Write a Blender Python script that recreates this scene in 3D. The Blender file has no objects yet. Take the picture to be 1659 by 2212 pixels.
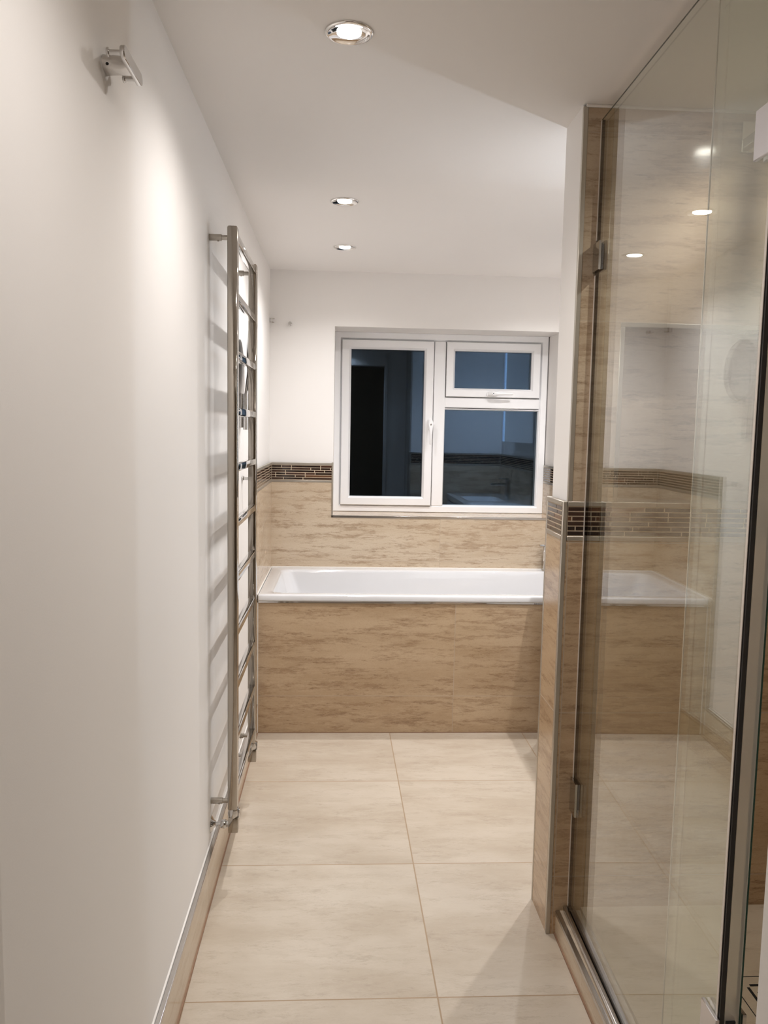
import bpy, bmesh, math, random
from mathutils import Vector, Matrix
random.seed(7)
PI = math.pi
SC = bpy.context.scene
COL = SC.collection

# ------------------------------------------------------------------ materials
def new_mat(name):
    m = bpy.data.materials.new(name); m.use_nodes = True
    nt = m.node_tree
    for n in list(nt.nodes): nt.nodes.remove(n)
    out = nt.nodes.new('ShaderNodeOutputMaterial')
    return m, nt, out

def pbr(name, col, rough=.5, metal=0., spec=.5, noise=0., nscale=30., bump=0., bscale=200., coat=0.):
    m, nt, out = new_mat(name)
    b = nt.nodes.new('ShaderNodeBsdfPrincipled')
    nt.links.new(b.outputs[0], out.inputs[0])
    b.inputs['Roughness'].default_value = rough
    b.inputs['Metallic'].default_value = metal
    b.inputs['Specular IOR Level'].default_value = spec
    b.inputs['Coat Weight'].default_value = coat
    tc = nt.nodes.new('ShaderNodeTexCoord')
    nz = nt.nodes.new('ShaderNodeTexNoise'); nz.inputs['Scale'].default_value = nscale; nz.inputs['Detail'].default_value = 4
    nt.links.new(tc.outputs['Object'], nz.inputs['Vector'])
    mx = nt.nodes.new('ShaderNodeMix'); mx.data_type = 'RGBA'
    mx.inputs[6].default_value = (*[c * (1 - noise) for c in col], 1)
    mx.inputs[7].default_value = (*[min(1, c * (1 + noise)) for c in col], 1)
    nt.links.new(nz.outputs['Fac'], mx.inputs[0])
    nt.links.new(mx.outputs[2], b.inputs['Base Color'])
    if bump:
        n2 = nt.nodes.new('ShaderNodeTexNoise'); n2.inputs['Scale'].default_value = bscale
        nt.links.new(tc.outputs['Object'], n2.inputs['Vector'])
        bp = nt.nodes.new('ShaderNodeBump'); bp.inputs['Strength'].default_value = bump; bp.inputs['Distance'].default_value = .002
        nt.links.new(n2.outputs['Fac'], bp.inputs['Height']); nt.links.new(bp.outputs[0], b.inputs['Normal'])
    return m

def emit(name, col, strength):
    m, nt, out = new_mat(name)
    e = nt.nodes.new('ShaderNodeEmission'); e.inputs[0].default_value = (*col, 1); e.inputs[1].default_value = strength
    nt.links.new(e.outputs[0], out.inputs[0])
    return m

def glass(name, tint, refl=(1, 1, 1), ior=1.52, rough=0., gain=1.):
    m, nt, out = new_mat(name)
    g = nt.nodes.new('ShaderNodeNewGeometry')
    mr = nt.nodes.new('ShaderNodeMapRange'); mr.inputs[3].default_value = ior; mr.inputs[4].default_value = 1 / ior
    nt.links.new(g.outputs['Backfacing'], mr.inputs[0])
    fr = nt.nodes.new('ShaderNodeFresnel'); nt.links.new(mr.outputs[0], fr.inputs['IOR'])
    mul = nt.nodes.new('ShaderNodeMath'); mul.operation = 'MULTIPLY'; mul.use_clamp = True; mul.inputs[1].default_value = gain
    nt.links.new(fr.outputs[0], mul.inputs[0])
    t = nt.nodes.new('ShaderNodeBsdfTransparent'); t.inputs[0].default_value = (*tint, 1)
    gl = nt.nodes.new('ShaderNodeBsdfGlossy'); gl.inputs[0].default_value = (*refl, 1); gl.inputs['Roughness'].default_value = rough
    mx = nt.nodes.new('ShaderNodeMixShader')
    nt.links.new(mul.outputs[0], mx.inputs[0]); nt.links.new(t.outputs[0], mx.inputs[1]); nt.links.new(gl.outputs[0], mx.inputs[2])
    nt.links.new(mx.outputs[0], out.inputs[0])
    return m

def tile_mat(name, light, mid, dark, u0, W, v0, H, floor=False, gw=.0012, gcol=(.42, .33, .24), rough=.12, shear=0., amount=1., stretch=6., blotch=1.3, spec=.5):
    m, nt, out = new_mat(name)
    N, L = nt.nodes, nt.links
    def math_(op, a, b=None, c=None):
        n = N.new('ShaderNodeMath'); n.operation = op
        for i, v in enumerate((a, b, c)):
            if v is None: continue
            if isinstance(v, (int, float)): n.inputs[i].default_value = v
            else: L.new(v, n.inputs[i])
        return n.outputs[0]
    g = N.new('ShaderNodeNewGeometry'); s = N.new('ShaderNodeSeparateXYZ'); L.new(g.outputs['Position'], s.inputs[0])
    if floor:
        u = math_('ADD', s.outputs[0], math_('MULTIPLY', math_('SUBTRACT', s.outputs[1], 2.43), shear)); v = s.outputs[1]
    else:
        u = math_('ADD', s.outputs[0], s.outputs[1]); v = s.outputs[2]
    def cell(x, o, w):
        q = math_('DIVIDE', math_('SUBTRACT', x, o), w)
        i = math_('FLOOR', q); f = math_('SUBTRACT', q, i)
        d = math_('MULTIPLY', math_('MINIMUM', f, math_('SUBTRACT', 1., f)), w)
        return i, d
    iu, du = cell(u, u0, W); iv, dv = cell(v, v0, H)
    grout = math_('LESS_THAN', math_('MINIMUM', du, dv), gw)
    seed = math_('ADD', math_('MULTIPLY', iu, 3.71), math_('MULTIPLY', iv, 7.93))
    def noise(us, vs, detail, rough_, dist, off):
        cv = N.new('ShaderNodeCombineXYZ')
        L.new(math_('MULTIPLY', u, us), cv.inputs[0]); L.new(math_('MULTIPLY', v, vs), cv.inputs[1]); L.new(math_('ADD', seed, off), cv.inputs[2])
        n = N.new('ShaderNodeTexNoise'); n.inputs['Scale'].default_value = 1; n.inputs['Detail'].default_value = detail
        n.inputs['Roughness'].default_value = rough_; n.inputs['Distortion'].default_value = dist
        L.new(cv.outputs[0], n.inputs['Vector']); return n.outputs['Fac']
    def remap(x, a, b, lo=0., hi=1.):
        r = N.new('ShaderNodeMapRange'); r.interpolation_type = 'SMOOTHSTEP'
        for i, v_ in enumerate((a, b, lo, hi)): r.inputs[i + 1].default_value = v_
        L.new(x, r.inputs[0]); return r.outputs[0]
    # small sideways wobble so the streaks break up like sawn travertine
    wob = noise(34, 40, 4, .7, 0., 11.)
    v0_ = v
    v = math_('ADD', v, math_('MULTIPLY', math_('SUBTRACT', wob, .5), .010))
    big = noise(blotch, blotch * stretch, 6, .62, .15, 0.)
    midn = noise(4.6, 4.6 * stretch * 1.3, 10, .80, 0., 31.)
    fine = noise(18, 18 * stretch * 1.2, 8, .85, 0., 57.)
    pit = noise(22, 22 * stretch * 1.2, 8, .85, 0., 83.)
    grain = noise(150, 260, 3, .7, 0., 5.)
    v = v0_
    def mix(f, a, b):
        x = N.new('ShaderNodeMix'); x.data_type = 'RGBA'
        L.new(f, x.inputs[0])
        for i, v_ in ((6, a), (7, b)):
            if isinstance(v_, tuple): x.inputs[i].default_value = (*v_, 1)
            else: L.new(v_, x.inputs[i])
        return x.outputs[2]
    c = mix(remap(big, .34, .66), light, mid)
    c = mix(math_('MULTIPLY', remap(midn, .48, .60), .58 * amount), c, dark)
    c = mix(math_('MULTIPLY', remap(fine, .50, .60), .45 * amount), c, light)
    c = mix(math_('MULTIPLY', math_('MULTIPLY', remap(pit, .52, .58), remap(midn, .46, .56)), .6 * amount), c, tuple(k * .74 for k in dark))
    vein = math_('SUBTRACT', 1., remap(math_('ABSOLUTE', math_('SUBTRACT', midn, .515)), .0, .013))
    c = mix(math_('MULTIPLY', math_('MULTIPLY', vein, remap(fine, .42, .6)), .55 * amount), c, tuple(min(1., k * 1.12) for k in light))
    c = mix(math_('MULTIPLY', remap(grain, .45, .75), .22 * amount), c, dark)
    c = mix(grout, c, gcol)
    b = N.new('ShaderNodeBsdfPrincipled'); b.inputs['Roughness'].default_value = rough; b.inputs['Specular IOR Level'].default_value = spec
    L.new(c, b.inputs['Base Color'])
    rr = math_('ADD', math_('MULTIPLY', grout, .5), math_('ADD', rough, math_('MULTIPLY', remap(midn, .4, .7), .05)))
    L.new(rr, b.inputs['Roughness'])
    bp = N.new('ShaderNodeBump'); bp.inputs['Strength'].default_value = .25; bp.inputs['Distance'].default_value = .001
    L.new(math_('SUBTRACT', 1., grout), bp.inputs['Height']); L.new(bp.outputs[0], b.inputs['Normal'])
    L.new(b.outputs[0], out.inputs[0])
    return m

def srgb(r, g, b):
    f = lambda c: (c / 255 / 12.92) if c / 255 <= .04045 else ((c / 255 + .055) / 1.055) ** 2.4
    return (f(r), f(g), f(b))

M = {}
M['paint'] = pbr('white_wall_paint', (.85, .825, .80), .55, noise=.012, nscale=3, bump=.04, bscale=350, spec=.25)
M['ceil'] = pbr('white_ceiling_paint', (.85, .825, .80), .7, noise=.012, nscale=3, spec=.2)
M['hall'] = pbr('cream_hall_paint', (.62, .54, .45), .6, noise=.02, nscale=2)
M['upvc'] = pbr('white_window_plastic', (.90, .90, .91), .25, noise=.01)
M['gasket'] = pbr('dark_rubber_gasket', (.02, .02, .022), .6)
M['chrome'] = pbr('polished_chrome', (.60, .59, .58), .05, 1.)
M['bezel'] = pbr('bright_chrome_bezel', (.80, .78, .76), .08, 1.)
M['plate'] = pbr('satin_chrome_hinge', (.72, .70, .72), .3, 1.)
M['satin'] = pbr('satin_steel', (.60, .58, .56), .22, 1.)
M['nickel'] = pbr('warm_polished_nickel', (.41, .375, .33), .06, 1.)
M['alu'] = pbr('brushed_aluminium_trim', (.52, .48, .42), .42, 1., noise=.05, nscale=80)
M['enamel'] = pbr('white_bath_enamel', (.66, .66, .67), .08, coat=.5, noise=.005)
M['ceramic'] = pbr('white_basin_ceramic', (.84, .84, .84), .1, coat=.4)
M['silicone'] = pbr('white_sealant', (.80, .77, .73), .5)
M['grout_brown'] = pbr('brown_stained_grout', srgb(140, 110, 88), .8, noise=.2, nscale=60)
M['mgrout'] = pbr('beige_mosaic_grout', srgb(222, 204, 178), .8, noise=.06, nscale=90)
M['seal'] = pbr('black_door_seal', (.012, .010, .009), .45)
M['clear_seal'] = pbr('pale_translucent_seal', srgb(205, 196, 186), .3)
M['pocket'] = pbr('dark_gap', (.01, .01, .01), .9)
M['cab'] = pbr('white_cabinet_lacquer', (.74, .75, .76), .3)
M['mirror'] = pbr('mirror_silver', (.86, .88, .88), .02, 1.)
M['led'] = emit('cool_led_strip', (.78, .88, 1.), 62.)
M['diff'] = emit('frosted_led_edge', (.62, .80, 1.), 5.)
M['bulb'] = emit('warm_white_lamp_lens', (1., .95, .88), 60.)
M['hallbulb'] = emit('hall_lamp_glow', (1., .86, .68), 6.)
M['night'] = pbr('night_outside_wall', (.01, .011, .013), .9)
M['glass'] = glass('clear_shower_glass', (.955, .972, .945), gain=1.25)
def edge_mat():
    m, nt, out = new_mat('green_glass_edge')
    g = nt.nodes.new('ShaderNodeNewGeometry'); b = nt.nodes.new('ShaderNodeBsdfPrincipled'); b.inputs['Base Color'].default_value = (.008, .055, .035, 1); b.inputs['Roughness'].default_value = .12
    t = nt.nodes.new('ShaderNodeBsdfTransparent'); t.inputs[0].default_value = (.95, .965, .955, 1)
    mx = nt.nodes.new('ShaderNodeMixShader'); nt.links.new(g.outputs['Backfacing'], mx.inputs[0]); nt.links.new(b.outputs[0], mx.inputs[1]); nt.links.new(t.outputs[0], mx.inputs[2])
    nt.links.new(mx.outputs[0], out.inputs[0]); return m
M['glass_edge'] = edge_mat()
def fin_mat():
    m, nt, out = new_mat('frosted_seal_plastic')
    b = nt.nodes.new('ShaderNodeBsdfPrincipled'); b.inputs['Base Color'].default_value = (.90, .85, .76, 1); b.inputs['Roughness'].default_value = .32; b.inputs['Transmission Weight'].default_value = .62; b.inputs['IOR'].default_value = 1.12
    nt.links.new(b.outputs[0], out.inputs[0]); return m
M['fin'] = fin_mat()
M['arris'] = pbr('dark_green_polished_edge', (.03, .05, .04), .2)
M['pane'] = glass('window_glass', (.90, .93, .95), (.46, .63, .88), gain=1.0)
M['mos_dark'] = pbr('near_black_brown_glass_mosaic', srgb(40, 27, 22), .10, noise=.25, nscale=40, coat=.3)
M['mos_brown'] = pbr('dark_brown_mosaic', srgb(58, 39, 31), .12, noise=.3, nscale=60, coat=.3)
M['mos_red'] = pbr('red_brown_mosaic', srgb(66, 43, 34), .14, noise=.35, nscale=70, coat=.3)
M['mos_copper'] = pbr('copper_flecked_mosaic', srgb(112, 78, 55), .18, .3, noise=.5, nscale=160, coat=.3)

TL, TM, TD = srgb(203, 187, 165), srgb(185, 165, 140), srgb(152, 126, 100)
M['tile_back'] = tile_mat('travertine_back_wall', TL, TM, TD, 0.53 + 4.206, .90, .167, .5, stretch=5.)
M['tile_side'] = tile_mat('travertine_side_walls', TL, TM, TD, 3.2, .90, .167, .455, stretch=5.)
M['tile_panel'] = tile_mat('travertine_bath_panel', srgb(190, 167, 138), srgb(172, 147, 117), srgb(142, 113, 85), .5195 + 3.5, .90, .170, .455, stretch=5.)
M['tile_low'] = tile_mat('travertine_shower_wall_lower', srgb(192, 166, 135), srgb(174, 146, 115), srgb(140, 110, 82), .59 + 2.035 - .9, .90, .164, .4543, stretch=5.)
M['tile_high'] = tile_mat('travertine_shower_wall_upper', srgb(194, 174, 150), srgb(176, 155, 130), srgb(146, 122, 98), .59 + 2.035 - .9, .90, 1.635, .455, stretch=5.)
M['tile_floor'] = tile_mat('cream_travertine_floor', srgb(198, 187, 172), srgb(184, 171, 154), srgb(162, 146, 127), .2445, .6008, 2.9984, .6008, True, gw=.0019, gcol=srgb(156, 134, 108), rough=.20, shear=.0079, amount=.32, stretch=2.6, blotch=2.2)
M['tile_tray'] = tile_mat('cream_travertine_tray', srgb(210, 196, 176), srgb(198, 182, 160), srgb(176, 156, 132), .05, 1.6, .6, 1.6, True, gw=.0015, gcol=srgb(160, 136, 106), rough=.3, amount=.5, stretch=3.)
M['tile_skirt'] = tile_mat('cream_travertine_skirting', srgb(202, 186, 164), srgb(188, 168, 144), srgb(168, 144, 118), 1.2, .6, -.5, 1., amount=.5, rough=.15)

# ------------------------------------------------------------------ mesh helpers
class MB:
    def __init__(self): self.bm = bmesh.new(); self.mats = []
    def mi(self, m):
        if m not in self.mats: self.mats.append(m)
        return self.mats.index(m)
    def box(self, x0, x1, y0, y1, z0, z1, mat, bev=0., seg=2, rot=None, piv=None):
        t = bmesh.new()
        vs = [t.verts.new((x, y, z)) for x in (x0, x1) for y in (y0, y1) for z in (z0, z1)]
        for f in ((0, 1, 3, 2), (4, 6, 7, 5), (0, 4, 5, 1), (2, 3, 7, 6), (0, 2, 6, 4), (1, 5, 7, 3)):
            t.faces.new([vs[i] for i in f])
        bmesh.ops.recalc_face_normals(t, faces=t.faces)
        if bev: bmesh.ops.bevel(t, geom=list(t.edges), offset=bev, segments=seg, affect='EDGES', profile=.5)
        if rot is not None:
            bmesh.ops.rotate(t, verts=t.verts, cent=Vector(piv), matrix=rot)
        self.merge(t, mat, smooth=bool(bev)); return self
    def merge(self, t, mat, smooth=False):
        k = self.mi(mat); mp = {}
        for v in t.verts: mp[v] = self.bm.verts.new(v.co)
        for f in t.faces:
            f.normal_update(); n = self.bm.faces.new([mp[v] for v in f.verts]); n.material_index = k; n.smooth = smooth and max(abs(c) for c in f.normal) < .9995
        t.free()
    def cyl(self, a, b, r, mat, r2=None, n=24, cap=True, smooth=True):
        a, b = Vector(a), Vector(b); d = (b - a); L_ = d.length
        return self.lathe(a, d, [(r, 0), (r if r2 is None else r2, L_)], mat, n, cap, smooth)
    def lathe(self, o, d, prof, mat, n=32, cap=True, smooth=True):
        o = Vector(o); d = Vector(d).normalized()
        e1 = d.orthogonal().normalized(); e2 = d.cross(e1)
        k = self.mi(mat); rings = []
        for r, h in prof:
            rings.append([self.bm.verts.new(o + d * h + (e1 * math.cos(2 * PI * i / n) + e2 * math.sin(2 * PI * i / n)) * r) for i in range(n)])
        for p, q in zip(rings, rings[1:]):
            for i in range(n):
                f = self.bm.faces.new((p[i], p[(i + 1) % n], q[(i + 1) % n], q[i])); f.material_index = k; f.smooth = smooth
        if cap:
            f = self.bm.faces.new(list(reversed(rings[0]))); f.material_index = k
            f = self.bm.faces.new(rings[-1]); f.material_index = k
        return self
    def loft(self, loops, mat, cap0=False, cap1=False, smooth=True):
        k = self.mi(mat); R = [[self.bm.verts.new(p) for p in l] for l in loops]; n = len(loops[0])
        for p, q in zip(R, R[1:]):
            for i in range(n):
                f = self.bm.faces.new((p[i], p[(i + 1) % n], q[(i + 1) % n], q[i])); f.material_index = k; f.smooth = smooth
        if cap0: f = self.bm.faces.new(list(reversed(R[0]))); f.material_index = k; f.smooth = smooth
        if cap1: f = self.bm.faces.new(R[-1]); f.material_index = k; f.smooth = smooth
        return self
    def build(self, name, parent=None, recalc=True, sharp=True):
        if recalc: bmesh.ops.recalc_face_normals(self.bm, faces=self.bm.faces)
        me = bpy.data.meshes.new(name); self.bm.to_mesh(me); self.bm.free()
        for m in self.mats: me.materials.append(m)
        if sharp:
            try: me.set_sharp_from_angle(angle=math.radians(40))
            except Exception: pass
        o = bpy.data.objects.new(name, me); COL.objects.link(o)
        if parent is not None:
            o.parent = parent
            o.matrix_parent_inverse = Matrix.Translation(parent.location).inverted()
        return o

def tag(o, label=None, cat=None, group=None, kind=None):
    if label: o['label'] = label
    if cat: o['category'] = cat
    if group: o['group'] = group
    if kind: o['kind'] = kind
    return o
def thing(name, loc, label, cat, group=None):
    o = bpy.data.objects.new(name, None); o.empty_display_size = .05; o.location = loc; COL.objects.link(o)
    return tag(o, label, cat, group)
def copy_thing(root, loc):
    r = root.copy(); COL.objects.link(r); r.location = loc
    for ch in list(root.children):
        c = ch.copy(); COL.objects.link(c); c.parent = r
        for g_ in list(ch.children):
            d = g_.copy(); COL.objects.link(d); d.parent = c
    return r
def stadium(cx, cz, L_, H_, n=10):
    """rounded bar outline in (u,w)"""
    r = H_ / 2; pts = []
    for i in range(n + 1):
        a = -PI / 2 + PI * i / n; pts.append((cx + L_ / 2 - r + r * math.cos(a), cz + r * math.sin(a)))
    for i in range(n + 1):
        a = PI / 2 + PI * i / n; pts.append((cx - L_ / 2 + r + r * math.cos(a), cz + r * math.sin(a)))
    return pts
def rrect(x0, x1, y0, y1, r, z, n=8):
    pts = []
    for cx, cy, a0 in ((x1 - r, y1 - r, 0), (x0 + r, y1 - r, PI / 2), (x0 + r, y0 + r, PI), (x1 - r, y0 + r, 1.5 * PI)):
        for i in range(n + 1):
            a = a0 + PI / 2 * i / n; pts.append((cx + r * math.cos(a), cy + r * math.sin(a), z))
    return pts

# ------------------------------------------------------------------ dimensions (metres)
CE = 2.1548            # ceiling
XL, XR = -.3683, 1.345 # side walls
YB = 4.216             # window wall
YN, YN2 = 2.035, 2.201 # shower partition front / rear
XN, XNU = .5735, .5855 # partition end: tiled / painted
MZ0, MZ1 = 1.077, 1.178
WX0, WX1, WZ0, WZ1 = -.0376, 1.1285, .905, 1.8798
FY = 4.43              # window frame plane

# ------------------------------------------------------------------ mosaic builder
def mosaic(name, parent, axis, a0, a1, plane, facing, seed, z0=MZ0, z1=MZ1, trim=.0115):
    """strip of six rows of slim glass tiles; axis 'x' (plane is y) or 'y' (plane is x); facing +-1"""
    rnd = random.Random(seed)
    mb = MB()
    def bx(u0, u1, d0, d1, w0, w1, m):
        lo, hi = sorted((plane + facing * d0, plane + facing * d1))
        if axis == 'x': mb.box(u0, u1, lo, hi, w0, w1, m)
        else: mb.box(lo, hi, u0, u1, w0, w1, m)
    bx(a0, a1, -.009, -.0012, z0 + trim, z1 - trim, M['mgrout'])
    lo, hi = z0 + trim + .0012, z1 - trim - .0012
    pitch = (hi - lo) / 6; gap = .0033
    for r in range(6):
        w0 = lo + r * pitch + gap / 2; w1 = w0 + pitch - gap
        u = a0 + .0015 - rnd.choice((0, .03, .06, .09)); prev = None
        while u < a1 - .002:
            l = rnd.choice((.048, .098, .098, .148))
            s, e = max(u, a0 + .0015), min(u + l, a1 - .0015)
            m = rnd.choices(('mos_dark', 'mos_brown', 'mos_red', 'mos_copper'), (6, 4, 2.4, 1.1))[0]
            if e - s > .004: bx(s, e, -.004, 0., w0, w1, M[m])
            u += l + gap
    o = mb.build(name, parent)
    tb = MB()
    def tx(w0, w1):
        lo_, hi_ = sorted((plane - facing * .009, plane + facing * .0012))
        if axis == 'x': tb.box(a0, a1, lo_, hi_, w0, w1, M['alu'], .0008, 1)
        else: tb.box(lo_, hi_, a0, a1, w0, w1, M['alu'], .0008, 1)
    tx(z1 - trim, z1); 
    tb.build('edge_trim', parent)
    tb = MB(); tx(z0, z0 + trim); tb.build('edge_trim', parent)
    return o

# ------------------------------------------------------------------ setting
fl = MB().box(XL - .14, XR + .14, -1.7, YB + .32, -.08, 0, M['tile_floor']).build('floor'); tag(fl, 'cream travertine tiled floor with square grout grid', 'floor', kind='structure')
ce = MB().box(XL - .8, XR + .14, -1.7, YB + .32, CE, CE + .08, M['ceil']).build('ceiling'); tag(ce, 'flat white painted ceiling with recessed downlights', 'ceiling', kind='structure')

wl = MB().box(XL - .12, XL, .62, YB + .32, 0, CE, M['paint']).build('wall_left'); tag(wl, 'long white wall on the left carrying the towel radiator', 'wall', kind='structure')
YT = 3.462
MB().box(XL, XL + .012, YT, YB, 0, MZ0, M['tile_side']).build('tile_cladding', wl)
mosaic('mosaic_border', wl, 'y', YT, YB - .010, XL + .012, 1, 3)
MB().box(XL, XL + .0135, YT - .008, YT, .13, MZ1, M['alu'], .001, 1).build('edge_trim', wl)

wb = MB()
D = YB + .32
wb.box(XL - .12, WX0, YB, D, 0, CE, M['paint']).box(WX1 + .008, XR + .12, YB, D, 0, CE, M['paint']).box(WX0, WX1 + .008, YB, D, WZ1, CE, M['paint']).box(WX0, WX1 + .008, YB, D, 0, WZ0 - .012, M['paint'])
wb = wb.build('wall_back'); tag(wb, 'white far wall over the bath with the window in it', 'wall', kind='structure')
tb = MB()
tb.box(XL, WX0 - .006, YB - .010, YB, 0, MZ0, M['tile_back']).box(WX0 - .006, WX1, YB - .010, YB, 0, WZ0 - .008, M['tile_back']).box(WX1 + .004, XR, YB - .010, YB, 0, MZ0, M['tile_back'])
tb.build('tile_cladding', wb)
mosaic('mosaic_border', wb, 'x', XL + .012, WX0 - .006, YB - .010, -1, 11)
mosaic('mosaic_border', wb, 'x', WX1 + .004, XR - .01, YB - .010, -1, 12)
MB().box(WX0, WX1, YB - .008, FY, WZ0 - .012, WZ0, M['tile_side']).build('window_sill', wb)
MB().box(WX1, WX1 + .008, YB - .004, FY, WZ0, MZ0, M['tile_side']).build('reveal_tile', wb)
mosaic('mosaic_border', wb, 'y', YB - .002, FY, WX1, -1, 14)
for a in ((WX0 - .007, WX0 + .001, WZ0 - .008, MZ1 + .004), (WX1 - .002, WX1 + .005, WZ0 - .008, MZ1 + .002)):
    MB().box(a[0], a[1], YB - .0125, YB - .001, a[2], a[3], M['alu'], .001, 1).build('edge_trim', wb)
MB().box(WX0 - .007, WX1 + .005, YB - .0125, YB - .003, WZ0 - .011, WZ0 + .001, M['satin'], .001, 1).build('edge_trim', wb)

wr = MB().box(XR, XR + .12, .62, D, 0, CE, M['paint']).build('wall_right'); tag(wr, 'white right wall of the room beyond the shower', 'wall', kind='structure')
MB().box(XR - .010, XR, YN2, YB, 0, MZ0, M['tile_side']).build('tile_cladding', wr)
MB().box(XR - .010, XR, .74, YN, 0, CE, M['tile_high']).build('tile_cladding', wr)
mosaic('mosaic_border', wr, 'y', YN2, YB - .01, XR - .010, -1, 21)

# shower partition with niche
ws = MB().box(XNU, XR, 2.145, 2.191, 0, CE, M['paint']).box(XNU, .60, 2.0455, 2.145, MZ1, CE, M['paint']).build('wall_shower')
tag(ws, 'short white partition wall ending in a tiled corner beside the shower glass', 'wall', kind='structure')
NX0, NX1, NZ0, NZ1 = .713, 1.16, MZ1, 1.622
tb = MB()
tb.box(XN + .009, XR, YN, 2.14, 0, MZ0, M['tile_low'])
tb.box(XNU + .010, NX0, YN, 2.14, MZ1, CE, M['tile_high']).box(NX1, XR, YN, 2.14, MZ1, CE, M['tile_high']).box(NX0, NX1, YN, 2.14, NZ1, CE, M['tile_high'])
tb.box(NX0, NX1, 2.13, 2.14, NZ0, NZ1, M['tile_high'])
tb.box(XN + .02, XR, YN + .009, 2.14, MZ0, MZ1, M['tile_low'])
tb.build('tile_cladding', ws)
MB().box(XN, XN + .02, YN + .010, YN2 - .008, 0, MZ0, M['tile_low']).build('tile_cladding', ws)
MB().box(XN + .010, XR, 2.191, YN2, 0, MZ0, M['tile_side']).build('tile_cladding', ws)
mosaic('mosaic_border', ws, 'x', XN + .012, XR - .012, YN, -1, 31)
mosaic('mosaic_border', ws, 'y', YN + .014, YN2 - .010, XN, -1, 32)
mosaic('mosaic_border', ws, 'x', XN + .012, XR - .012, YN2, 1, 33)
def trim(*a, m='alu', b=.001):
    return MB().box(*a, M[m], b, 1).build('edge_trim', ws)
trim(XN - .001, XN + .0105, YN - .0012, YN + .0105, 0, MZ1)
trim(XN - .001, XN + .009, YN2 - .009, YN2 + .0012, 0, MZ1)
trim(XNU - .001, XNU + .0105, YN - .0012, YN + .0105, MZ1, CE - .004)
trim(XN + .0005, XR - .012, YN + .001, YN2 - .001, MZ1 - .0015, MZ1 + .0005)
nt_ = MB()
nt_.box(NX0 - .0115, NX1 + .0115, YN - .0012, YN + .012, NZ1, NZ1 + .0115, M['alu'], .001, 1).box(NX0 - .0115, NX0, YN - .0012, YN + .012, NZ0, NZ1, M['alu'], .001, 1).box(NX1, NX1 + .0115, YN - .0012, YN + .012, NZ0, NZ1, M['alu'], .001, 1)
nt_.build('niche_trim', ws)
MB().box(XNU + .004, XR - .011, YN - .006, YN + .002, CE - .007, CE, M['silicone'], .002, 1).build('ceiling_sealant', ws)

# near wall with the doorway the photo is taken through, and the hall behind
JX0, JX1, JY = -.318, .432, .75
wn = MB().box(XL - .12, JX0 - .03, .62, JY - .01, 0, CE, M['paint']).box(JX1 + .03, XR + .12, .62, JY - .01, 0, CE, M['paint']).box(JX0 - .03, JX1 + .03, .62, JY - .01, 2.03, CE, M['paint']).build('wall_near')
tag(wn, 'white near wall around the doorway', 'wall', kind='structure')
dl = MB().box(JX0 - .03, JX0, .60, JY, 0, 2.03, M['paint'], .003, 1).box(JX1, JX1 + .03, .60, JY, 0, 2.03, M['paint'], .003, 1).box(JX0, JX1, .60, JY, 2.0, 2.03, M['paint']).build('door_1')
tag(dl, 'white door lining at the near edge of the picture', 'door frame', kind='structure')
hw = MB().box(-1.1, -1.0, -1.7, .62, 0, CE, M['hall']).build('wall_hall_left'); tag(hw, 'cream hall wall on the left behind the doorway', 'wall', kind='structure')
hw = MB().box(1.0, 1.1, -1.7, .62, 0, CE, M['hall']).build('wall_hall_right'); tag(hw, 'cream hall wall on the right behind the doorway', 'wall', kind='structure')
hw = MB().box(-1.1, 1.1, -1.8, -1.7, 0, CE, M['hall']).build('wall_hall_end'); tag(hw, 'cream hall wall facing the doorway', 'wall', kind='structure')
hw = MB().box(-1.1, XL - .12, .60, .64, 0, CE, M['hall']).build('wall_hall_front'); tag(hw, 'cream hall wall left of the doorway', 'wall', kind='structure')
hf = MB().box(-1.1, XL - .14, -1.7, .62, -.08, 0, M['hall']).build('floor_hall'); tag(hf, 'hall floor beside the doorway', 'floor', kind='structure')
hc = MB().box(-1.12, XL - .8, -1.7, .62, CE, CE + .08, M['hall']).build('ceiling_hall'); tag(hc, 'hall ceiling strip beside the doorway', 'ceiling', kind='structure')

# skirting
bb = MB().box(XL, XL + .0145, JY + .005, 3.49, .004, .128, M['tile_skirt']).build('baseboard_left')
tag(bb, 'cream tiled skirting with a metal top edge along the left wall', 'skirting', kind='structure')
MB().box(XL, XL + .0155, JY + .005, 3.49, .1275, .1365, M['satin'], .0012, 1).build('edge_trim', bb)
MB().box(XL + .004, XL + .0175, JY + .005, 3.49, 0, .0045, M['grout_brown']).build('grout_line', bb)
MB().box(XL - .001, XL + .004, JY + .005, 3.49, .1365, .1405, M['silicone'], .001, 1).build('sealant_line', bb)

# ------------------------------------------------------------------ window
win = thing('window_1', ((WX0 + WX1) / 2, FY, WZ0), 'white plastic window of three dark panes above the bath', 'window'); win['kind'] = 'structure'
P = M['upvc']
def mitred(x0, x1, z0, z1, w, y0, y1, mat, name, parent, wb_=None, slope=.010):
    """picture-frame profile: flat face then a bead sloping back to the glass"""
    wb_ = w if wb_ is None else wb_
    def loop(ix, iz, y): return [(x0 + ix, y, z0 + iz), (x1 - ix, y, z0 + iz), (x1 - ix, y, z1 - iz), (x0 + ix, y, z1 - iz)]
    mb = MB()
    b = .003
    mb.loft([loop(0, 0, y1), loop(0, 0, y0 + b), loop(b, b, y0), loop(w - slope, wb_ - slope, y0), loop(w - slope * .8, wb_ - slope * .8, y0 + .003), loop(w, wb_, y0 + .014), loop(w, wb_, y1), loop(0, 0, y1)], mat, smooth=False)
    return mb.build(name, parent, sharp=False)
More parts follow.
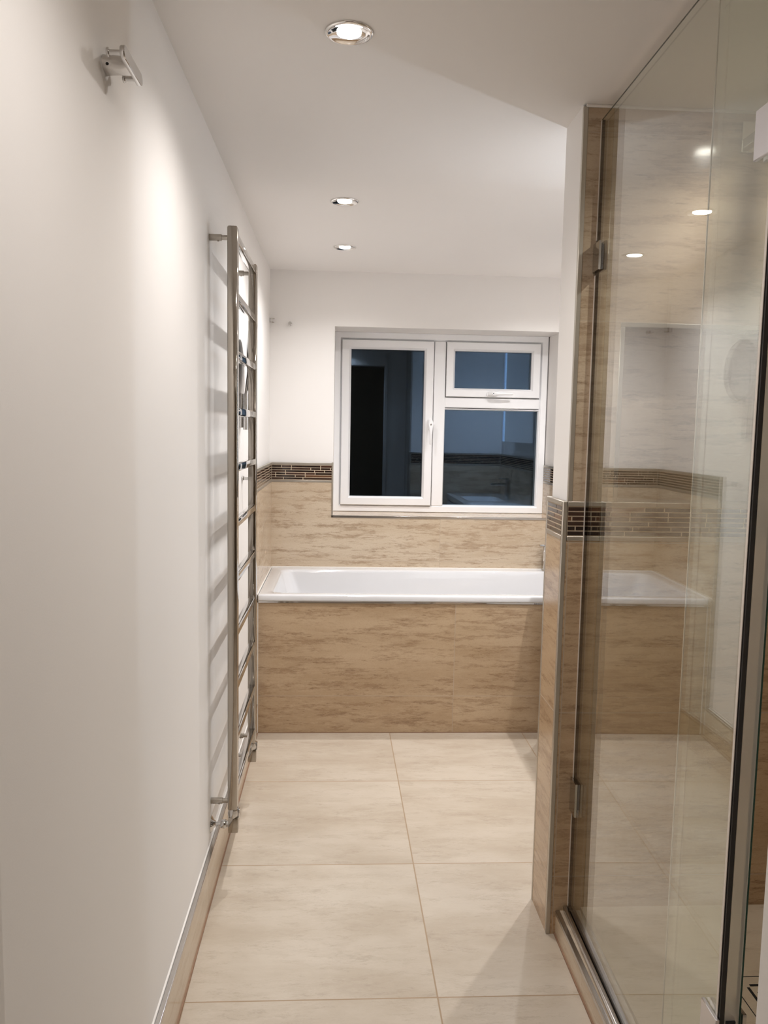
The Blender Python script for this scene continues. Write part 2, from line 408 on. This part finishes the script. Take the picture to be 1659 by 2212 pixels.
X0, X1, Z0, Z1 = WX0 - .002, WX1 + .002, WZ0, WZ1
mitred(X0, X1, Z0, Z1, .042, FY, FY + .06, P, 'outer_frame', win)
MB().box(.5025, .568, FY, FY + .058, Z0 + .036, Z1 - .04, P, .004, 1).build('mullion', win)
MB().box(.565, X1 - .038, FY + .0005, FY + .057, 1.484, 1.541, P, .004, 1).build('transom', win)
mitred(.0015, .500, .943, 1.8375, .050, FY - .012, FY + .05, P, 'casement_sash', win, .048)
mitred(.570, 1.0865, 1.5435, 1.8375, .047, FY - .012, FY + .05, P, 'vent_sash', win, .047)
mitred(.560, 1.094, .936, 1.480, .010, FY + .004, FY + .05, P, 'glazing_bead', win, .009, .008)
gk = MB()
for (a, b, c, d) in ((.0, .5015, .9415, 1.839), (.5685, 1.088, 1.542, 1.839)):
    gk.box(a + .0006, a + .0018, FY - .0005, FY + .004, c, d, M['gasket']).box(b - .0018, b - .0004, FY - .0005, FY + .004, c, d, M['gasket']).box(a, b, FY - .0005, FY + .004, c + .0006, c + .0016, M['gasket']).box(a, b, FY - .0005, FY + .004, d - .0017, d - .0004, M['gasket'])
gk.build('gasket', win)
for (a, b, c, d) in ((.049, .450, .988, 1.791), (.613, 1.042, 1.588, 1.794), (.566, 1.088, .942, 1.474)):
    for k, yy in enumerate((FY + .012, FY + .034)):
        MB().box(a, b, yy, yy + .004, c, d, M['pane']).build('pane', win)
    MB().box(a, b, FY + .018, FY + .032, c - .002, c + .004, M['gasket']).box(a, b, FY + .018, FY + .032, d - .004, d + .002, M['gasket']).box(a - .002, a + .004, FY + .018, FY + .032, c, d, M['gasket']).box(b - .004, b + .002, FY + .018, FY + .032, c, d, M['gasket']).build('spacer', win)
# handles: back plate, hub with lock, slim lever
def win_handle(cx, cz, ang, flip, name='handle'):
    R = Matrix.Rotation(ang, 3, 'Y'); o = Vector((cx, FY - .012, cz))
    def tr(p): return o + R @ Vector(p)
    mb = MB()
    pts = stadium(0, 0, .062, .024)
    mb.loft([[tr((u, 0, w)) for u, w in pts], [tr((u, -.007, w)) for u, w in pts], [tr((u * .96, -.010, w * .9)) for u, w in pts]], P, True, True)
    lev = []
    for (u, y, w, h) in ((-.022, -.010, .010, .010), (.002, -.030, .015, .014), (.022, -.034, .0105, .012), (.06, -.036, .007, .010), (.105, -.036, .006, .009), (.112, -.035, .003, .005)):
        lev.append([tr((u, y + h * .5 * math.sin(2 * PI * i / 14), (flip * .003) + w * math.cos(2 * PI * i / 14))) for i in range(14)])
    mb.loft(lev, P, True, True)
    h = mb.build(name, win)
    a, b = tr((.003, -.034, flip * .003)), tr((.003, -.0385, flip * .003))
    MB().cyl(a, b, .006, M['satin']).cyl(b, tr((.003, -.039, flip * .003)), .0025, M['gasket']).build('lock', h)
win_handle(.4855, 1.392, PI / 2, 1)
win_handle(.822, 1.560, 0, 1)

# night outside the window
ow = MB().box(-2.5, 3.5, 7.6, 7.7, -1.5, 4, M['night']).build('wall_outside'); tag(ow, 'dark night wall outside the window', 'wall', kind='structure')

# ------------------------------------------------------------------ bath
BX0, BX1, BY0, BY1, BZ = -.354, XR - .012, 3.492, YB - .012, .6284
bath = thing('bathtub', ((BX0 + BX1) / 2, (BY0 + BY1) / 2, 0), 'white rectangular bathtub with a travertine tiled front panel under the window', 'bath')
mb = MB()
def lp(ix0, ix1, iy, r, z, iy1=None): return rrect(BX0 + ix0, BX1 - ix1, BY0 + iy, BY1 - (iy if iy1 is None else iy1), r, z, 8)
mb.loft([lp(.004, .004, .004, .006, BZ - .027), lp(0, 0, 0, .006, BZ - .0245), lp(0, 0, 0, .006, BZ - .007), lp(.004, .004, .004, .008, BZ - .0015), lp(.010, .010, .010, .012, BZ), lp(.050, .060, .050, .05, BZ - .001, .055),
         lp(.056, .066, .056, .055, BZ - .004, .061), lp(.064, .070, .061, .06, BZ - .016, .066), lp(.115, .090, .076, .08, BZ - .20, .080), lp(.185, .115, .100, .11, BZ - .36, .10), lp(.24, .16, .14, .12, BZ - .405, .14), lp(.32, .25, .22, .10, BZ - .415, .22)], M['enamel'], False, True)
mb.build('tub', bath)
MB().box(BX0, BX1, BY0 + .003, BY0 + .007, BZ - .029, BZ - .026, M['silicone']).build('sealant', bath)
MB().box(BX0 + .0, BX1, BY1 - .001, BY1 + .003, BZ - .004, BZ + .005, M['silicone'], .001, 1).box(BX0 - .003, BX0 + .001, BY0 + .004, BY1, BZ - .004, BZ + .004, M['silicone'], .001, 1).build('sealant', bath)
MB().lathe((1.0, (BY0 + BY1) / 2, BZ - .4149), (0, 0, 1), [(.035, 0), (.035, .002), (.03, .004), (.012, .003)], M['chrome']).build('waste', bath)
pn = MB().box(XL + .0145, XR - .010, 3.5, 3.53, 0, .5915, M['tile_panel']).build('bath_panel', bath); tag(pn, 'beige travertine tiled front panel')
MB().box(XL + .0145, XR - .010, 3.4935, 3.512, .5912, .6005, M['chrome'], .0015, 1).build('edge_trim', pn)
MB().box(XL + .0125, XL + .0165, 3.496, 3.502, .003, .592, M['silicone']).build('sealant_line', pn)
MB().box(XL + .0145, XR - .010, 3.4985, 3.503, 0, .003, M['grout_brown']).build('grout_line', pn)

tp = thing('bath_tap', (1.095, 4.165, BZ), 'small chrome bath tap at the far rim half hidden by the partition', 'tap')
MB().lathe((1.095, 4.165, BZ), (0, 0, 1), [(.024, 0), (.024, .004), (.018, .007), (.018, .10), (.021, .104), (.021, .13), (.015, .134)], M['chrome']).build('body', tp)
MB().box(1.083, 1.107, 4.03, 4.165, BZ + .072, BZ + .090, M['chrome'], .004, 2).build('spout', tp)
MB().box(1.055, 1.12, 4.156, 4.174, BZ + .132, BZ + .141, M['chrome'], .003, 2).build('lever', tp)

# ------------------------------------------------------------------ towel radiator
RX0, RX1 = -.3175, -.2895
NY, FYR = 2.285, 2.795
ch = M['nickel']
rad = thing('towel_radiator', ((RX0 + RX1) / 2, (NY + FYR) / 2, .17), 'tall polished chrome ladder towel radiator on the left wall', 'towel radiator')
for yy in (NY, FYR):
    pts = rrect(RX0, RX1, yy, yy + .036, .0035, 0, 4)
    mb = MB(); mb.loft([[(x * 1 + (-.3035 - x) * .14, y + (yy + .018 - y) * .14, .233) for x, y, z in pts], [(x, y, .237) for x, y, z in pts], [(x, y, 1.896) for x, y, z in pts], [(x + (-.3035 - x) * .14, y + (yy + .018 - y) * .14, 1.90) for x, y, z in pts]], ch, True, True)
    for f_ in mb.bm.faces:
        f_.normal_update()
        if max(abs(c) for c in f_.normal) > .9995: f_.smooth = False
    mb.build('post', rad)
for k in range(11):
    z = 1.877 - .16 * k
    o = MB().box(RX0 + .006, RX1 - .002, NY + .030, FYR + .006, z - .0115, z + .0115, M['chrome'], .003, 2).build('rung', rad)
for yy in (NY + .018, FYR + .018):
    for zz in (1.871, .256):
        mb = MB()
        mb.cyl((XL, yy, zz), (XL + .034, yy, zz), .0092, ch).cyl((XL + .034, yy, zz), (RX0 + .002, yy, zz), .0068, ch)
        mb.cyl((XL + .024, yy, zz - .0088), (XL + .024, yy, zz - .0105), .003, ch)
        mb.build('wall_bracket', rad)
    # valve
    v = MB()
    cx = (RX0 + RX1) / 2 + .001
    v.lathe((cx, yy, .236), (0, 0, -1), [(.0135, 0), (.0155, .003), (.0155, .008), (.0165, .014), (.0165, .022), (.0145, .030)], M['chrome'])
    v.box(cx - .0145, cx + .0145, yy - .0145, yy + .0145, .162, .209, M['nickel'], .002, 2)
    v.box(cx + .0140, cx + .0185, yy - .009, yy + .009, .205, .232, M['chrome'], .002, 1)
    v = v.build('valve', rad)
    zz = .184
    MB().cyl((XL, yy, zz), (cx, yy, zz), .0068, M['chrome']).lathe((cx - .014, yy, zz), (-1, 0, 0), [(.0088, 0), (.0088, .006), (.0115, .0065), (.0128, .009), (.0128, .020), (.0115, .023), (.008, .024)], M['chrome'], 6 * 4).build('pipe', v)
    MB().lathe((XL, yy, zz), (1, 0, 0), [(.025, 0), (.025, .0015), (.021, .004), (.013, .0075), (.009, .013), (.008, .014)], M['chrome']).build('rosette', v)

# ------------------------------------------------------------------ robe hooks
def robe_hook(y0, y1, zc, label, name='robe_hook', group=None):
    c = (y0 + y1) / 2
    h = thing(name, (XL, c, zc), label, 'robe hook', group)
    s = .037
    pts = stadium(c, zc, y1 - y0, .0185)
    mb = MB(); xs = XL + s
    mb.loft([[(xs, u, w) for u, w in pts], [(xs + .001, c + (u - c) * 1.006, zc + (w - zc) * 1.06) for u, w in pts], [(xs + .0055, c + (u - c) * 1.006, zc + (w - zc) * 1.06) for u, w in pts], [(xs + .007, u, w) for u, w in pts]], M['chrome'], True, True, smooth=False)
    mb.build('plate', h)
    a = MB()
    L_ = []
    for x, hw_, hh in ((XL, .020, .0112), (XL + .012, .0185, .0105), (XL + .026, .018, .0105), (xs + .001, .022, .009)):
        L_.append([(x, c + .003 + q[0], zc + .0015 + q[1]) for q in stadium(0, 0, hw_ * 2, hh * 2, 6)])
    a.loft(L_, M['satin'], True, True); a.cyl((XL + .008, c - .0150, zc - .004), (XL + .008, c - .0160, zc - .004), .0022, M['pocket']); a.build('wall_mount', h)
    for yy in (y0 + .010, y1 - .010):
        MB().lathe((xs + .001, yy, zc), (-1, 0, 0), [(.0040, 0), (.0040, .018), (.0062, .0185), (.0068, .0205), (.0062, .022)], M['chrome'], 20).build('peg', h)
    return h
robe_hook(1.262, 1.372, 1.8985, 'chrome double robe hook high on the left wall near the camera', group=None)
# small pegs by the far corner and on the rear of the partition
def peg(loc, d, label):
    h = thing('wall_hook', loc, label, 'hook')
    d = Vector(d); l = Vector(loc)
    MB().lathe(l, d, [(.009, 0), (.0095, .003), (.0085, .0045), (.0045, .006)], M['chrome'], 20).build('base', h)
    MB().lathe(l + d * .004, d, [(.0045, 0), (.0045, .020), (.0078, .022), (.0085, .026), (.0075, .029)], M['satin'], 20).build('knob', h)
    return h
peg((-.2657, YB, 1.885), (0, -1, 0), 'small round chrome hook on the far wall left of the window')
peg((.800, 2.191, 1.78), (0, 1, 0), 'small round hook on the rear of the shower partition seen in the window reflection')
h = thing('wall_hook', (XL, 4.19, 1.897), 'small two pronged chrome hook on the left wall at the far corner', 'hook')
MB().box(XL, XL + .004, 4.178, 4.196, 1.886, 1.909, M['satin'], .001, 1).build('base', h)
MB().box(XL + .003, XL + .026, 4.182, 4.192, 1.903, 1.909, M['satin'], .002, 2).build('prong', h)
MB().box(XL + .003, XL + .024, 4.180, 4.194, 1.884, 1.892, M['satin'], .003, 2).build('prong', h)

# magnifying mirror on left wall seen between the radiator posts
mm = thing('magnifying_mirror', (XL, 2.985, 1.41), 'round chrome magnifying mirror on the left wall behind the towel radiator', 'mirror')
mb = MB(); mb.box(XL, XL + .012, 2.968, 3.000, 1.352, 1.476, M['chrome'], .003, 2); mb.cyl((XL + .022, 2.975, 1.345), (XL + .022, 2.975, 1.475), .009, M['chrome']); mb.build('wall_plate', mm)
for zz in (1.40, 1.43): MB().cyl((XL + .022, 2.975, zz), (XL + .022, 2.975, zz + .003), .0115, M['chrome']).build('hinge_ring', mm)
MB().cyl((XL + .022, 2.975, 1.465), (XL + .034, 3.0, 1.59), .006, M['chrome'], n=16).build('arm', mm)
mb = MB(); mb.lathe((XL + .034, 2.985, 1.605), (1, 0, 0), [(.09, 0), (.112, .003), (.118, .008), (.118, .014), (.114, .017), (.110, .015)], M['chrome'], 56); mb.build('rim', mm)
MB().lathe((XL + .0485, 2.985, 1.605), (1, 0, 0), [(.110, 0), (.110, .001)], M['mirror'], 56).build('mirror_glass', mm)
tr_ = thing('towel_peg', (XL, 3.05, 1.163), 'small chrome peg on the left wall behind the middle radiator rungs', 'peg')
MB().box(XL, XL + .006, 3.03, 3.07, 1.155, 1.172, M['chrome'], .002, 1).build('base', tr_)
MB().box(XL + .004, XL + .038, 3.036, 3.052, 1.157, 1.169, M['chrome'], .003, 2).build('bar', tr_)

# ------------------------------------------------------------------ downlights
def downlight(x, y, label, group='ceiling downlights'):
    d = thing('downlight', (x, y, CE), label, 'ceiling light', group)
    MB().lathe((x, y, CE), (0, 0, -1), [(.0495, 0), (.0496, .0016), (.0485, .0034), (.0460, .0046), (.0435, .0048), (.0420, .0040), (.0340, .0016), (.0270, .0004), (.0245, .0003)], M['bezel'], 56, cap=False).build('bezel', d, recalc=False)
    MB().lathe((x, y, CE), (0, 0, -1), [(.0250, .0004), (.0248, .0020), (.019, .0042), (.010, .0056), (.0005, .0060)], M['bulb'], 40, cap=False).build('lamp_lens', d, recalc=False)
    return d
SPOT = []
WARM, SOFT = (1., .948, .915), (1., .985, .99)
for x, y, lab, wmul, lcol in ((.006, 1.730, 'nearest and largest of the three downlights over the corridor', .74, WARM),
                  (.003, 2.948, 'middle of the three downlights over the corridor', 1.05, SOFT),
                  (.007, 3.6655, 'farthest of the three downlights, above the bath', .74, SOFT),
                  (.003, .86, 'downlight above the top picture edge just inside the doorway', .52, WARM),
                  (1.02, 1.745, 'downlight over the shower reflected in its tiled wall', .85, SOFT),
                  (1.06, 2.948, 'downlight over the vanity unit behind the partition', 1.7, SOFT),
                  (1.03, 3.667, 'downlight over the far end of the bath behind the partition', 1.2, SOFT)):
    downlight(x, y, lab)
    SPOT.append((x, y, wmul, lcol))
def light(kind, name, loc, energy, col, rot=(0, 0, 0), **kw):
    l = bpy.data.lights.new(name, kind); l.energy = energy; l.color = col
    for k, v in kw.items(): setattr(l, k, v)
    o = bpy.data.objects.new(name, l); o.location = loc; o.rotation_euler = rot; COL.objects.link(o); return o
for i, (x, y, w, lcol) in enumerate(SPOT):
    light('SPOT', 'downlight_beam', (x, y, CE - .012), 35 * w, lcol, (0, 0, 0), spot_size=math.radians(146), spot_blend=1., shadow_soft_size=.014)
# hall lamp
hl = thing('ceiling_light', (-.55, -.6, CE), 'round ceiling lamp in the hall behind the camera', 'ceiling light')
MB().lathe((-.55, -.6, CE), (0, 0, -1), [(.13, 0), (.14, .01), (.13, .05), (.08, .075), (.002, .085)], M['hallbulb'], 40, cap=False).build('shade', hl, recalc=False)

# ------------------------------------------------------------------ shower tray, screen, door
tr = thing('shower_tray', (.97, 1.4, 0), 'raised cream tiled shower floor with a kerb beside the glass screen', 'shower tray')
MB().box(.598, .665, JY, YN, 0, .066, M['tile_skirt']).build('kerb', tr)
MB().box(.665, XR - .010, JY, YN, 0, .0755, M['tile_tray']).build('tray_floor', tr)
MB().box(.5965, .609, JY, YN, .0555, .0672, M['satin'], .0012, 1).build('edge_trim', tr)
MB().box(.594, .599, JY, YN - .001, 0, .004, M['grout_brown']).build('grout_line', tr)
g = MB(); gx, gy = 1.034, 1.645; gz = .0756
g.box(gx - .1, gx + .1, gy - .1, gy + .1, gz - .004, gz + .0004, M['tile_tray'])
for hh, wd, cut in ((.100, .0009, 0.), (.070, .0034, .007), (.054, .0034, .007), (.038, .0034, .007), (.022, .0034, .006)):
    for a in (-hh, hh):
        g.box(gx - hh + cut, gx + hh - cut, gy + a - wd, gy + a + wd, gz, gz + .0009, M['pocket']); g.box(gx + a - wd, gx + a + wd, gy - hh + cut, gy + hh - cut, gz, gz + .0009, M['pocket'])
g.build('drain_grate', tr)

def glass_slab(pts, z0, z1, name, parent):
    """thin vertical slab; pts = four plan corners (left face first two)"""
    mb = MB(); gm, em = mb.mi(M['glass']), mb.mi(M['glass_edge'])
    lo = [mb.bm.verts.new((x, y, z0)) for x, y in pts]; hi = [mb.bm.verts.new((x, y, z1)) for x, y in pts]
    for i in range(4):
        f = mb.bm.faces.new((lo[i], lo[(i + 1) % 4], hi[(i + 1) % 4], hi[i])); f.material_index = gm if i in (0, 2) else em
    f = mb.bm.faces.new(list(reversed(lo))); f.material_index = em
    f = mb.bm.faces.new(hi); f.material_index = em
    return mb.build(name, parent, sharp=False)
GT = 2.117
eps = .0145
def gx_(y, off=0.): return .628 + off - eps * (2.03 - y)
YE = 1.178
scr = thing('shower_screen', (.625, 1.62, .066), 'tall fixed clear glass shower screen standing on the kerb', 'shower screen')
glass_slab([(gx_(2.026), 2.026), (gx_(YE), YE), (gx_(YE) + .008, YE), (gx_(2.026) + .008, 2.026)], .072, GT, 'glass_pane', scr)
def along(name, parent, o0, o1, y0, y1, z0, z1, mat, bev=.0):
    mb = MB(); t = bmesh.new()
    vs = [t.verts.new((gx_(y) + o, y, z)) for o in (o0, o1) for y in (y0, y1) for z in (z0, z1)]
    for f in ((0, 1, 3, 2), (4, 6, 7, 5), (0, 4, 5, 1), (2, 3, 7, 6), (0, 2, 6, 4), (1, 5, 7, 3)): t.faces.new([vs[i] for i in f])
    bmesh.ops.recalc_face_normals(t, faces=t.faces)
    if bev: bmesh.ops.bevel(t, geom=list(t.edges), offset=bev, segments=2, affect='EDGES', profile=.5)
    mb.merge(t, mat, bool(bev)); return mb.build(name, parent)
along('edge_bevel', scr, -.0003, .0016, YE, 2.026, GT - .0016, GT + .0003, M['arris'])
along('floor_channel', scr, -.012, -.0005, YE, 2.033, .066, .083, M['satin'], .004)
along('floor_channel', scr, .0085, .018, YE, 2.033, .066, .083, M['satin'], .004)
along('edge_seal', scr, -.0002, .0018, 2.0265, 2.0345, .083, 1.745, M['clear_seal'])
along('edge_seal', scr, .0018, .0086, 2.0262, 2.0345, .083, GT, M['pocket'])
along('edge_seal', scr, -.0002, .0018, 2.0265, 2.0345, 1.83, GT, M['clear_seal'])
for z0, z1, d in ((1.752, 1.821, -1), (.354, .443, 1)):
    mb = MB()
    def cl(o0, o1, y0, y1, m, zz0=z0, zz1=z1):
        t = bmesh.new(); vs = [t.verts.new((gx_(y) + o, y, z)) for o in (o0, o1) for y in (y0, y1) for z in (zz0, zz1)]
        for f in ((0, 1, 3, 2), (4, 6, 7, 5), (0, 4, 5, 1), (2, 3, 7, 6), (0, 2, 6, 4), (1, 5, 7, 3)): t.faces.new([vs[i] for i in f])
        bmesh.ops.recalc_face_normals(t, faces=t.faces); mb.merge(t, m)
    cl(-.006, -.0004, 1.985, 2.0345, M['chrome']); cl(.0084, .014, 1.985, 2.0345, M['chrome']); cl(-.0004, .0084, 2.0262, 2.0345, M['seal'])
    mb.build('wall_clamp', scr)
along('door_seal', scr, -.001, .0, YE - .004, YE + .002, .09, GT, M['clear_seal'])
along('door_seal', scr, .0008, .0080, YE - .009, YE - .0003, .09, GT, M['seal'])

DX0, DY0, DX1, DY1 = .648, 1.182, .641, 1.436
dv = Vector((DX1 - DX0, DY1 - DY0)).normalized(); dn = Vector((dv.y, -dv.x))
door = thing('shower_door', (.69, 1.4, .085), 'frameless glass shower door leaf folded inward behind the fixed screen', 'shower door')
p0, p1 = Vector((DX0, DY0)), Vector((DX1, DY1))
glass_slab([tuple(p1), tuple(p0), tuple(p0 + dn * .010), tuple(p1 + dn * .010)], .088, GT, 'glass_pane', door)
mb = MB(); mb.box(gx_(YE) + .0085, DX0 - .0005, YE - .009, YE - .0065, .09, GT, M['fin']); mb.build('hinge_side_fin', door)
e0 = p1 - dv * .0022; mb = MB(); t = bmesh.new(); qs = [e0 - dn * .0004, p1 + dv * .0006 - dn * .0004, p1 + dv * .0006 + dn * .0016, e0 + dn * .0016]
lo = [t.verts.new((v.x, v.y, .088)) for v in qs]; hi = [t.verts.new((v.x, v.y, GT)) for v in qs]
for i in range(4): t.faces.new((lo[i], lo[(i + 1) % 4], hi[(i + 1) % 4], hi[i]))
t.faces.new(lo); t.faces.new(hi); bmesh.ops.recalc_face_normals(t, faces=t.faces); mb.merge(t, M['clear_seal']); mb.build('edge_seal', door)
for z0, z1 in ((.341, .425), (1.7595, 1.8325)):
    mb = MB()
    def pl(o0, o1, y0, y1, m, b=.001):
        t = bmesh.new(); vs = [t.verts.new((gx_(y) + o, y, z)) for o in (o0, o1) for y in (y0, y1) for z in (z0, z1)]
        for f in ((0, 1, 3, 2), (4, 6, 7, 5), (0, 4, 5, 1), (2, 3, 7, 6), (0, 2, 6, 4), (1, 5, 7, 3)): t.faces.new([vs[i] for i in f])
        bmesh.ops.recalc_face_normals(t, faces=t.faces)
        if b: bmesh.ops.bevel(t, geom=list(t.edges), offset=b, segments=1, affect='EDGES')
        mb.merge(t, m)
    pl(-.007, -.0003, YE - .012, YE + .042, M['plate']); hg = mb.build('hinge_plate', door)
    mb = MB(); pl(.0083, .014, YE - .004, YE + .042, M['plate']); mb.build('hinge_plate', door)
    k = MB(); zc0, zc1 = z0 + .003, z1 - .003
    k.box(gx_(YE) + .0105, DX0 - .006, YE - .012, YE + .004, zc0, zc1, M['pocket'], .001, 1); k.build('knuckle', hg)
    for o0, o1 in ((-.0065, -.0003), (.0103, .0165)):
        q = MB()
        a = p0 + dn * o0 - dv * .006; b = p0 + dn * o1 - dv * .006; c = b + dv * .05; d_ = a + dv * .05
        t = bmesh.new(); lo = [t.verts.new((v.x, v.y, z0)) for v in (a, b, c, d_)]; hi = [t.verts.new((v.x, v.y, z1)) for v in (a, b, c, d_)]
        for i in range(4): t.faces.new((lo[i], lo[(i + 1) % 4], hi[(i + 1) % 4], hi[i]))
        t.faces.new(lo); t.faces.new(hi); bmesh.ops.recalc_face_normals(t, faces=t.faces); q.merge(t, M['chrome'])
        q.build('hinge_plate', door)

sa = thing('rain_shower', (1.02, YN, 2.09), 'square chrome shower arm high on the shower wall at the right edge', 'shower')
MB().box(.981, 1.056, YN - .012, YN, 2.0525, 2.1265, M['bezel'], .0015, 1).build('wall_plate', sa)
MB().box(1.0065, 1.0305, 1.70, YN - .011, 2.078, 2.102, M['chrome'], .002, 1).build('arm', sa)
MB().box(.96, 1.12, 1.56, 1.72, 2.040, 2.050, M['chrome'], .002, 1).box(1.008, 1.029, 1.70, 1.72, 2.049, 2.079, M['chrome'], .001, 1).build('shower_head', sa)

# ------------------------------------------------------------------ vanity side behind the partition
cabt = thing('mirror_cabinet', (1.28, 3.17, 1.285), 'mirrored wall cabinet with bright side light strips, seen in the window reflection', 'cabinet')
CY0, CY1, CX = 2.72, 3.66, 1.252
MB().box(CX + .004, XR - .0, CY0 + .004, CY1 - .004, 1.285, 1.985, M['cab'], .002, 1).build('carcass', cabt)
for a, b in ((CY0 + .002, (CY0 + CY1) / 2 - .001), ((CY0 + CY1) / 2 + .001, CY1 - .002)):
    MB().box(CX, CX + .004, a, b, 1.287, 1.983, M['mirror']).build('mirror_door', cabt)
MB().box(CX + .022, CX + .062, CY0 - .001, CY0 + .0045, 1.30, 1.97, M['led']).build('light_strip', cabt)
MB().box(CX - .004, CX + .002, CY0 + .001, CY0 + .012, 1.287, 1.983, M['diff']).build('light_strip', cabt)

van = thing('vanity_unit', (1.11, 2.83, 0), 'white vanity unit with basin behind the partition', 'vanity')
MB().box(.905, XR - .011, 2.26, 3.41, .20, .80, M['cab'], .003, 1).build('carcass', van)
for i in range(2):
    a = 2.265 + i * .575
    dd = MB().box(.888, .905, a, a + .565, .205, .79, M['cab'], .003, 1).build('drawer_front', van)
    MB().box(.876, .889, a + .18, a + .38, .74, .75, M['chrome'], .002, 1).build('handle', dd)
MB().box(.93, 1.30, 2.30, 3.37, 0, .20, M['cab']).build('plinth', van)
mb = MB()
VX0, VX1, VY0, VY1, VZ = .882, XR - .011, 2.255, 3.415, .85
def vl(i, r, z): return rrect(VX0 + i, VX1 - i, VY0 + i, VY1 - i, r, z, 6)
mb.loft([vl(.004, .006, .80), vl(0, .008, .803), vl(0, .008, .846), vl(.005, .008, .85)] + [rrect(VX0 + .06 + k * .5, VX1 - .11 - k * .5, 2.62 + k, 3.05 - k, .06, z, 6) for k, z in ((0, .85), (.005, .845), (.02, .78), (.05, .745), (.09, .74))], M['ceramic'], False, True)
mb.build('basin', van)
bt = thing('basin_tap', (1.275, 2.835, .85), 'chrome mixer tap on the vanity basin, seen in the window reflection', 'tap')
MB().cyl((1.275, 2.835, .85), (1.275, 2.835, 1.0), .02, M['chrome']).build('body', bt)
MB().box(1.14, 1.28, 2.822, 2.848, .955, .972, M['chrome'], .004, 1).build('spout', bt)
MB().box(1.20, 1.285, 2.828, 2.842, 1.003, 1.012, M['chrome'], .003, 1).build('lever', bt)

# ------------------------------------------------------------------ camera, world, view
yaw, pitch, roll, f = .0550, .1001, .0186, 1740.96
cy, sy, cp, sp, cr, sr = math.cos(yaw), math.sin(yaw), math.cos(pitch), math.sin(pitch), math.cos(roll), math.sin(roll)
fwd = Vector((sy * cp, cy * cp, -sp)); r0 = Vector((cy, -sy, 0)); u0 = r0.cross(fwd)
rt = r0 * cr + u0 * sr; up = u0 * cr - r0 * sr
cam = bpy.data.cameras.new('camera'); co = bpy.data.objects.new('camera', cam); COL.objects.link(co)
cam.sensor_fit = 'VERTICAL'; cam.sensor_height = 36; cam.sensor_width = 27; cam.lens = f * 36 / 2212; cam.clip_start = .02
mw = Matrix((rt, up, -fwd)).transposed().to_4x4(); mw.translation = Vector((0, 0, 1.3496)); co.matrix_world = mw
SC.camera = co
w = bpy.data.worlds.new('night_world'); SC.world = w; w.use_nodes = True
w.node_tree.nodes['Background'].inputs[0].default_value = (.010, .013, .02, 1); w.node_tree.nodes['Background'].inputs[1].default_value = .2
SC.view_settings.view_transform = 'Standard'; SC.view_settings.look = 'None'; SC.view_settings.gamma = 1; SC.view_settings.use_curve_mapping = False
SC.view_settings.exposure = 0.07
SC.cycles.max_bounces = 14; SC.cycles.diffuse_bounces = 6; SC.cycles.glossy_bounces = 6; SC.cycles.transparent_max_bounces = 24
SC.cycles.caustics_reflective = False; SC.cycles.caustics_refractive = False
SC.cycles.use_denoising = True
SC.cycles.sample_clamp_indirect = 4.
